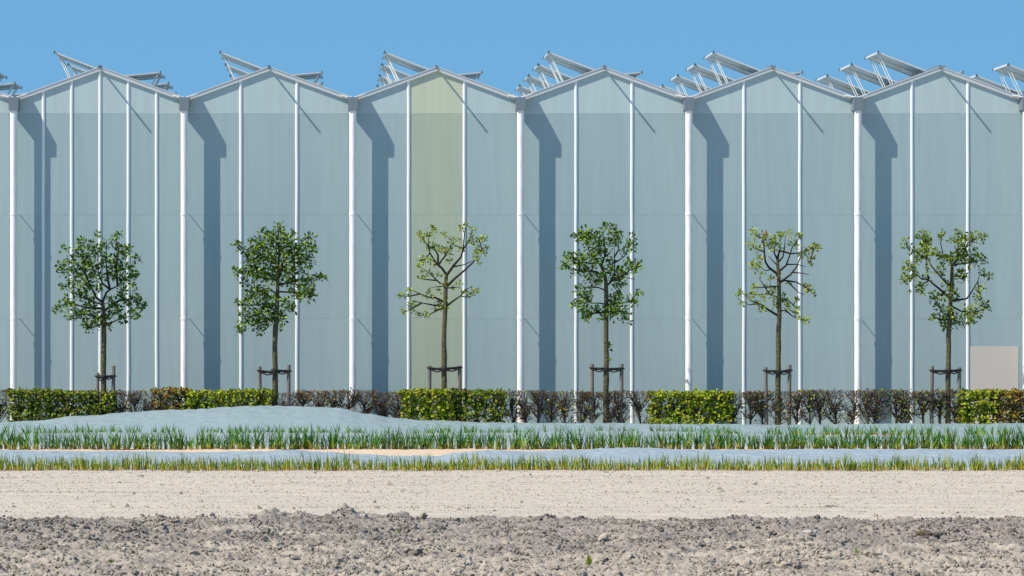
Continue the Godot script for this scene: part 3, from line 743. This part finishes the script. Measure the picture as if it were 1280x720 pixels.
func trees() -> void:
	var r := RandomNumberGenerator.new()
	r.seed = 4242
	var zt := 2.0
	var kk := (Z0 - zt) / FPX
	var pal := [
		[Color(0.062, 0.135, 0.01), Color(0.105, 0.195, 0.014), Color(0.21, 0.31, 0.025), Color(0.033, 0.08, 0.01)],
		[Color(0.27, 0.33, 0.035), Color(0.20, 0.28, 0.03), Color(0.34, 0.37, 0.05), Color(0.12, 0.19, 0.02)],
		[Color(0.13, 0.21, 0.02), Color(0.19, 0.26, 0.03), Color(0.065, 0.12, 0.012), Color(0.26, 0.31, 0.045)]]
	var stakes := [[122, 142, 466, 457, 470], [324.5, 361, 458, 456, 463], [537, 574.5, 457, 457, 459], [740, 777, 455, 455, 460], [957, 987, 459, 456, 463], [1165, 1199, 457.5, 459, 463]]
	var who := ["the leafy tree of the six-pane bay", "the bushiest tree", "the sparse tree before the green pane", "the two-tiered tree", "the sparsest tree", "the open-crowned tree"]
	var i := -1
	for d in tree_data():
		i += 1
		var ox: float = d.o[0]
		var oy: float = d.o[1]
		var root := Vector3(at(d.base, VPY, zt).x, 0, zt)
		var t := thing("young_tree", root, d.label, "tree", "staked young trees in a row")
		var P := func(a: Array, z: float) -> Vector3:
			return at(ox + a[0] / 5.146, oy + a[1] / 5.146, zt) - root + Vector3(0, 0, z)
		# trunk, slightly uneven
		var tp := []
		var tr := []
		var low: Vector3 = P.call(d.trunk[0], 0.0)
		tp.append(Vector3(0, -0.06, 0)); tr.append(0.082)
		for s in range(1, 9):
			var f := s / 8.0
			tp.append(Vector3(0, 0, 0).lerp(low, f) + Vector3(r.randf_range(-0.008, 0.008), 0, r.randf_range(-0.01, 0.01)))
			tr.append(lerpf(0.07, 0.06, f) * r.randf_range(0.93, 1.08))
		for s in range(1, d.trunk.size()):
			var f: float = float(s) / (d.trunk.size() - 1)
			tp.append(P.call(d.trunk[s], 0.0)); tr.append(lerpf(0.06, 0.05 * d.top + 0.014, f))
		var tb := MB.new()
		tb.tube(tp, tr, 10)
		put("trunk", tb.mesh(M.bark), t)
		# limbs, each leaning towards or away from the viewer by a share of its reach
		var nodes := []
		for s in range(3, tp.size()): nodes.append(tp[s])
		for l in d.limbs:
			var lp := []
			var lr := []
			var first: Vector3 = P.call(l[0], 0.0)
			var z0 := 0.0
			for nd in nodes:
				if (nd - Vector3(0, 0, nd.z)).distance_to(first) < 0.05: z0 = nd.z
			var lean := r.randf_range(-0.4, 0.75)
			var len_ := 0.0
			for s in l.size():
				var p: Vector3 = P.call(l[s], z0)
				if s: len_ += p.distance_to(Vector3(lp[-1].x, lp[-1].y, z0))
				p.z = z0 + lean * len_ * (0.6 + 0.15 * len_)
				p += Vector3(r.randf_range(-0.008, 0.008), r.randf_range(-0.008, 0.008), 0) if s else Vector3.ZERO
				lp.append(p)
			var start := clampf(0.008 + 0.02 * len_, 0.009, 0.03) * (1.1 if d.k == 1 else 1.0)
			for s in l.size(): lr.append(lerpf(start, 0.006, float(s) / (l.size() - 1)))
			var lb := MB.new()
			lb.tube(lp, lr, 6)
			put("branch", lb.mesh(M.branch), t)
			for s in l.size() - 1:
				for f in 4: nodes.append(lp[s].lerp(lp[s + 1], f / 4.0))
			nodes.append(lp[-1])
		# leaf clusters on twigs
		var tw := MB.new()
		tw.col = Color(0.06, 0.05, 0.038)
		var lf := MB.new()
		var pl: Array = pal[d.k]
		for c in d.cl:
			var p: Vector3 = P.call([c[0], c[1]], 0.0)
			var best := Vector3(0, p.y - 0.2, 0)
			var bd := 9.0
			for nd in nodes:
				var q := Vector2(nd.x - p.x, (nd.y - p.y) * (1.0 if nd.y < p.y else 1.5)).length()
				if q < bd: bd = q; best = nd
			p.z = best.z + r.randf_range(-0.16, 0.2) * (0.4 + bd * 3.0)
			var rad: float = c[2] / 5.146 * kk
			tw.tube([best, best.lerp(p, 0.5) + Vector3(0, 0.02, 0), p], [0.007, 0.005, 0.003], 4)
			var area := rad * rad / 0.0219
			var cnt := int(ceil((6.0 + 32.0 * area) * d.dens))
			for j in cnt:
				var e := Vector3(r.randfn(0, 0.43), r.randfn(0, 0.43), r.randfn(0, 0.55))
				var q := p + e.limit_length(1.1) * rad
				var dir := (e + Vector3(r.randf_range(-0.8, 0.8), r.randf_range(-0.3, 0.9), r.randf_range(-0.6, 0.8))).normalized()
				var n := Vector3(r.randf_range(-0.9, 0.6), r.randf_range(0.0, 1.0), r.randf_range(-0.2, 1)).normalized()
				if j % 4 == 0: tw.tube([p, q], [0.003, 0.002], 3)
				var col: Color = pl[r.randi() % 4]
				if d.k == 1 and i == 4 and (Vector2(c[0], c[1]).distance_to(Vector2(485, 185)) < 20 or Vector2(c[0], c[1]).distance_to(Vector2(320, 330)) < 10 or Vector2(c[0], c[1]).distance_to(Vector2(240, 75)) < 10) and r.randf() < 0.5:
					col = Color(0.42, 0.22, 0.02)
				lf.col = col * r.randf_range(0.7, 1.35)
				var sz := r.randf_range(0.06, 0.105) * (0.85 if d.k == 1 else 1.0)
				lf.leaf(q, dir, n, sz, sz * r.randf_range(0.6, 0.8))
		# a few shoots straight from the trunk
		put("twigs", tw.mesh(M.twig), t)
		put("crown", lf.mesh(M.leaf), t)
		# stakes and straps
		var s: Array = stakes[i]
		var sg := thing("tree_stakes", root, "pair of weathered stakes strapped with black bands to %s" % who[i], "tree stake", "stakes beside the young trees")
		var tops := []
		for e in 2:
			var top: Vector3 = at(s[e], s[2 + e], zt) - root
			var b := MB.new()
			var foot := Vector3(top.x + r.randf_range(-0.02, 0.02), -0.05, r.randf_range(-0.02, 0.02))
			b.tube([foot, foot.lerp(top, 0.5) + Vector3(r.randf_range(-0.006, 0.006), 0, 0), top - Vector3(0, 0.012, 0), top], [0.047, 0.046, 0.045, 0.036], 9, true)
			put("stake", b.mesh(M.wood), sg)
			tops.append(top)
		var tx: float = lerpf(0, low.x, 0.5)
		var sy: float = at(0, s[4] + 3.0, zt).y
		for e in 2:
			var b := MB.new()
			var a := Vector3(tops[e].x, sy + r.randf_range(0.0, 0.035), 0.05)
			var c := Vector3(tx, sy + r.randf_range(-0.02, 0.03), 0.095)
			for tier in 2:
				var o := Vector3(0, tier * 0.035, 0)
				var back := Vector3(0, 0, -0.16)
				b.tube([a + o, a.lerp(c, 0.5) + o + Vector3(0, -0.05 + tier * 0.05, 0), c + o], [0.02, 0.016, 0.02], 6)
				b.tube([a + o + back * 0.65, a.lerp(c, 0.5) + o + back, c + o + back * 1.15], [0.018, 0.014, 0.018], 6)
			# wraps round the stake and the trunk
			for w in [[a, 0.056], [c - Vector3(0, 0, 0.095), 0.095]]:
				var ring := []
				var rr := []
				var cc: Vector3 = w[0]
				if w[1] < 0.06: cc.z = 0.0
				for k in 13:
					var an := TAU * k / 12.0
					ring.append(cc + Vector3(cos(an) * w[1], 0.02 + 0.02 * sin(an * 0.5), sin(an) * w[1])); rr.append(0.019)
				b.tube(ring, rr, 5)
			put("strap", b.mesh(M.rubber), sg)

# ---------------------------------------------------------------- crops
func plant(mb: MB, r: RandomNumberGenerator, o: Vector3, h: float, blades: int, spread: float, wid: float, greens: Array, low: Array, base: Color, base_h: float) -> void:
	for b in blades:
		var a := r.randf() * TAU
		var lean := r.randf_range(0.05, 1.0) * spread
		var hh := h * r.randf_range(0.55, 1.1)
		var d := Vector3(cos(a) * lean, 0, sin(a) * lean * 0.7)
		var side := Vector3(-sin(a) * 0.4 + 0.75, 0, cos(a) * 0.5).normalized()
		var p0 := o + Vector3(r.randf_range(-0.035, 0.035), -0.02, r.randf_range(-0.03, 0.03))
		var bh := base_h * r.randf_range(0.3, 1.6)
		var p1 := p0 + Vector3(0, bh, 0) + d * bh * 0.5
		var p2 := p0 + Vector3(0, hh * 0.6, 0) + d * hh * 0.55
		var droop := r.randf_range(0.0, 0.12) * hh if r.randf() < 0.3 else 0.0
		var p3 := p0 + Vector3(0, hh - droop, 0) + d * hh * 1.15
		var g: Color = greens[r.randi() % greens.size()] * r.randf_range(0.75, 1.3)
		var lo: Color = low[r.randi() % low.size()] * r.randf_range(0.8, 1.25)
		var pm := p1.lerp(p2, r.randf_range(0.15, 0.75))
		mb.blade([p0, p1, pm, p2, p3], [wid * 0.8, wid, wid, wid * 0.8, 0.001], side, [base * r.randf_range(0.7, 1.2), lo, g, g])

func crops() -> void:
	var r := RandomNumberGenerator.new()
	r.seed = 1313
	var dark := [Color(0.065, 0.20, 0.04), Color(0.11, 0.28, 0.05), Color(0.18, 0.34, 0.05), Color(0.03, 0.12, 0.04)]
	var young := [Color(0.30, 0.36, 0.05), Color(0.20, 0.30, 0.05), Color(0.38, 0.38, 0.06), Color(0.13, 0.22, 0.05)]
	var straw := Color(0.36, 0.24, 0.09)
	var lowg := [Color(0.30, 0.38, 0.05), Color(0.18, 0.30, 0.05), Color(0.40, 0.38, 0.05)]
	var lowy := [Color(0.42, 0.40, 0.04), Color(0.33, 0.38, 0.05), Color(0.50, 0.40, 0.05)]
	# the tall row: single plants
	var z2 := 12.35
	var kinds := []
	for i in 16:
		var mb := MB.new()
		plant(mb, r, Vector3.ZERO, r.randf_range(0.40, 0.56), r.randi_range(9, 13), 0.72, 0.011, dark, lowg, straw, 0.05)
		kinds.append(mb.mesh(M.blade))
	var x0 := at(-4, VPY, z2).x
	var x1 := at(1284, VPY, z2).x
	var proto: MeshInstance3D = null
	for i in 290:
		var x := lerpf(x0, x1, (i + r.randf_range(0.1, 0.9)) / 290.0)
		var o: MeshInstance3D
		if proto == null:
			o = put("leek_plant", kinds[0], self)
			tag(o, "tall dark green leek plant standing in the crop row nearest the bare yellow sand", "crop plant", "leek plants of the tall row")
			proto = o
		else:
			o = proto.duplicate()
			o.name = numbered("leek_plant")
			add_child(o)
			o.mesh = kinds[r.randi() % kinds.size()]
		var z := z2 + r.randf_range(-0.12, 0.12)
		o.position = Vector3(x, sand_h(x, z), z)
		o.rotation.y = r.randf() * TAU
		var s := 0.82 + 0.3 * r.randf() + 0.16 * n_mid.get_noise_2d(x * 0.6, 3.0)
		o.scale = Vector3(s, s, s)
	# the short front row, the far row and the ends of the tall row beyond the frame
	var near := MB.new()
	for i in 900:
		var x := lerpf(-15, 13, (i + r.randf()) / 900.0)
		var z := 20.75 + r.randfn(0, 0.09)
		var s := 1.0 + 0.35 * n_mid.get_noise_2d(x * 0.9, 8.0)
		plant(near, r, Vector3(x, sand_h(x, z), z), r.randf_range(0.22, 0.36) * s, r.randi_range(4, 6), 0.33, 0.0082, young, lowy, Color(0.50, 0.36, 0.14), 0.045)
	var o1 := put("young_crop_row", near.mesh(M.blade), self)
	tag(o1, "row of short thin yellow-green shoots along the edge of the bare field", "crop row")
	o1.set_meta("kind", "stuff")
	var far := MB.new()
	for i in 300:
		var x := lerpf(-16, 14, (i + r.randf()) / 300.0)
		var z := 5.3 + r.randfn(0, 0.08)
		if n_mid.get_noise_2d(x * 0.35, 77.0) + r.randf_range(-0.3, 0.3) < -0.2: continue
		plant(far, r, Vector3(x, sand_h(x, z), z), r.randf_range(0.2, 0.34), r.randi_range(5, 8), 0.7, 0.0095, dark, lowg, straw, 0.05)
	var o3 := put("far_crop_row", far.mesh(M.blade), self)
	tag(o3, "broken row of green shoots standing between the two rear plastic films", "crop row")
	o3.set_meta("kind", "stuff")
	var ends := MB.new()
	for i in 120:
		var x := lerpf(x0 - 4.5, x0, r.randf()) if i % 2 else lerpf(x1, x1 + 4.5, r.randf())
		plant(ends, r, Vector3(x, 0, z2 + r.randf_range(-0.12, 0.12)), r.randf_range(0.34, 0.5), 6, 0.75, 0.0092, dark, lowg, straw, 0.05)
	var o2 := put("leek_row_end", ends.mesh(M.blade), self)
	tag(o2, "outer ends of the tall dark green leek row", "crop row")
	o2.set_meta("kind", "stuff")

# ---------------------------------------------------------------- clods, weeds, stones
func clod_mesh(sd: int, sub: int, rough: float) -> ArrayMesh:
	var sp := SphereMesh.new()
	sp.radius = 1.0; sp.height = 2.0
	sp.radial_segments = 7 if sub == 0 else 16
	sp.rings = 3 if sub == 0 else 9
	var a := sp.get_mesh_arrays()
	var v: PackedVector3Array = a[Mesh.ARRAY_VERTEX]
	var f: FastNoiseLite = noise(0.75, sd, 3)
	for i in v.size():
		var p := v[i]
		var k := 1.0 + rough * f.get_noise_3d(p.x * 1.3, p.y * 1.3, p.z * 1.3) * 1.6
		v[i] = Vector3(p.x * k, p.y * k * 0.72, p.z * k)
	var st := SurfaceTool.new()
	st.begin(Mesh.PRIMITIVE_TRIANGLES)
	st.set_smooth_group(-1 if sub == 0 else 0)
	var ix: PackedInt32Array = a[Mesh.ARRAY_INDEX]
	for i in ix: st.add_vertex(v[i])
	st.generate_normals()
	var me := st.commit()
	me.surface_set_material(0, M.soil)
	return me

func scatter(called: String, label: String, count: int, sd: int, gen: Callable) -> void:
	var r := RandomNumberGenerator.new()
	r.seed = sd
	for variant in 4:
		var mm := MultiMesh.new()
		mm.transform_format = MultiMesh.TRANSFORM_3D
		mm.use_colors = true
		mm.mesh = clod_mesh(sd * 7 + variant, 0, 0.75)
		mm.instance_count = count / 4
		for i in mm.instance_count:
			var g: Array = gen.call(r)
			var s: float = g[1]
			var b := Basis.from_euler(Vector3(r.randf_range(-0.7, 0.7), r.randf() * TAU, r.randf_range(-0.7, 0.7))).scaled(Vector3(s * r.randf_range(0.8, 1.4), s, s))
			mm.set_instance_transform(i, Transform3D(b, g[0]))
			mm.set_instance_color(i, g[2])
		var o := MultiMeshInstance3D.new()
		o.multimesh = mm
		o.name = numbered(called)
		add_child(o)
		tag(o, label, "soil")
		o.set_meta("kind", "stuff")

func field_details() -> void:
	scatter("soil_clods", "grey-brown crumbly clods covering the tilled soil", 120000, 11, func(r: RandomNumberGenerator) -> Array:
		var z := lerpf(33.95, 45.5, pow(r.randf(), 1.1))
		var x := r.randf_range(-12.0, 8.5)
		var band := n_mid.get_noise_2d(x * 0.5, z * 1.1 + 60.0)
		var s := 0.005 + 0.019 * pow(r.randf(), 2.6) + maxf(0, band) * 0.05 * pow(r.randf(), 3.0)
		if band < -0.05: s *= 0.6
		if r.randf() < 0.004: s = r.randf_range(0.035, 0.06)
		if z < till_edge(x): s *= 0.5
		return [Vector3(x, till_h(x, z) + s * 0.4, z), s, till_k(x, z, 0) * r.randf_range(0.6, 1.2)])
	scatter("soil_crumbs", "fine crumbs scattered over the smooth pale strip", 90000, 12, func(r: RandomNumberGenerator) -> Array:
		var z := r.randf_range(20.0, 34.3)
		var x := r.randf_range(-13.0, 10.0)
		var s := 0.0025 + 0.008 * pow(r.randf(), 4.0)
		if r.randf() < 0.0016: s = r.randf_range(0.018, 0.035)
		if r.randf() < 0.22:
			z = [24.7, 27.4, 31.3, 31.3, 22.9, 21.0][r.randi() % 6] + r.randfn(0, 0.07)
			s *= 1.3
		return [Vector3(x, sand_h(x, z) + s * 0.3, z), s, sand_k(x, z, 0) * r.randf_range(0.55, 1.05)])
	var r := RandomNumberGenerator.new()
	r.seed = 66
	# single larger things on the soil: ground distance from their pixel row
	var gz := func(py: float) -> float: return Z0 - CAM.y * FPX / (py - VPY)
	var weeds := [[498, 672, 0.06, "small bright green weed sprout in the soil below the thrown-up bank"], [737, 714, 0.12, "tallest bright green weed sprout standing alone in the tilled soil"], [21, 713, 0.09, "low green weed sprout at the darkest clods"], [213 + 320, 695, 0.05, "tiny pale weed sprout among dry crumbs"], [1012, 689, 0.07, "thin yellowish weed sprout near the pale flat stone"], [1070, 706, 0.09, "upright dark green weed sprout in the soil near the dry grass clod"], [139, 709, 0.1, "spindly yellow-green weed sprout in the tilled soil"]]
	for w in weeds:
		var z: float = gz.call(w[1])
		var p := at(w[0], w[1], z)
		p.y = till_h(p.x, z)
		var mb := MB.new()
		for i in 9:
			var d := Vector3(r.randf_range(-0.6, 0.6), 1, r.randf_range(-0.4, 0.6)).normalized()
			mb.col = [Color(0.2, 0.28, 0.03), Color(0.13, 0.2, 0.03), Color(0.28, 0.3, 0.06)][i % 3]
			mb.leaf(Vector3(0, r.randf() * w[2] * 0.4, 0), d, Vector3(-0.4, 0.5, 1), w[2] * r.randf_range(0.5, 1.0), w[2] * 0.22)
		var o := put("weed_sprout", mb.mesh(M.leaf), self)
		o.position = p
		tag(o, w[3], "weed", "weeds in the tilled soil")
	var stones := [[1012, 674, 0.075, Color(0.42, 0.40, 0.38), "pale flat stone lying on the tilled soil, the larger of two"], [303, 676, 0.05, Color(0.45, 0.43, 0.41), "small pale flat stone on the tilled soil below the bank"], [1126, 671, 0.045, Color(0.40, 0.38, 0.35), "small pale stone beside the dry grass clod"]]
	for s in stones:
		var z: float = gz.call(s[1])
		var p := at(s[0], s[1], z)
		var me := clod_mesh(500 + int(s[0]), 1, 0.6)
		var o := put("stone", me, self)
		o.position = Vector3(p.x, till_h(p.x, z) + 0.01, z)
		o.scale = Vector3(s[2] * 1.3, s[2] * 0.55, s[2])
		o.material_override = mat(lin(s[3].r, s[3].g, s[3].b), 0.9)
		tag(o, s[4], "stone", "stones on the tilled soil")
	# clod with dry grass
	var z: float = gz.call(680.0)
	var p := at(1155, 680, z)
	var c := thing("turf_clod", Vector3(p.x, till_h(p.x, z), z), "dark upturned clod with a tuft of dry straw-coloured grass", "clod")
	var me := put("soil_lump", clod_mesh(901, 1, 0.7), c)
	me.scale = Vector3(0.13, 0.085, 0.1)
	me.position = Vector3(0.05, 0.02, 0)
	me.material_override = mat(lin(0.10, 0.085, 0.07), 1.0)
	var mb := MB.new()
	for i in 70:
		var d := Vector3(r.randf_range(-1.2, 0.5), r.randf_range(0.1, 0.9), r.randf_range(-0.3, 0.8)).normalized()
		var a := Vector3(r.randf_range(-0.1, 0.05), r.randf_range(0.02, 0.07), r.randf_range(-0.05, 0.08))
		mb.blade([a, a + d * 0.05, a + d * 0.1 - Vector3(0, 0.03, 0)], [0.004, 0.003, 0.001], Vector3(0.3, 0, 1).normalized(), [Color(0.3, 0.23, 0.13), Color(0.36, 0.28, 0.16)])
	put("dry_grass", mb.mesh(M.blade), c)
	# straw bits
	var sb := MB.new()
	for i in 1500:
		var zz := r.randf_range(36.5, 45.0)
		var x := r.randf_range(-11, 8)
		var a := r.randf() * TAU
		var q := Vector3(x, till_h(x, zz) + r.randf_range(0.008, 0.03), zz)
		var e := q + Vector3(cos(a), r.randf_range(-0.1, 0.35), sin(a)) * r.randf_range(0.03, 0.09)
		sb.col = Color(0.42, 0.35, 0.22) * r.randf_range(0.6, 1.15)
		sb.tube([q, e], [0.003, 0.002], 3)
	var so := put("straw_litter", sb.mesh(M.soil), self)
	tag(so, "bits of dry straw strewn over the tilled soil", "straw")
	so.set_meta("kind", "stuff")
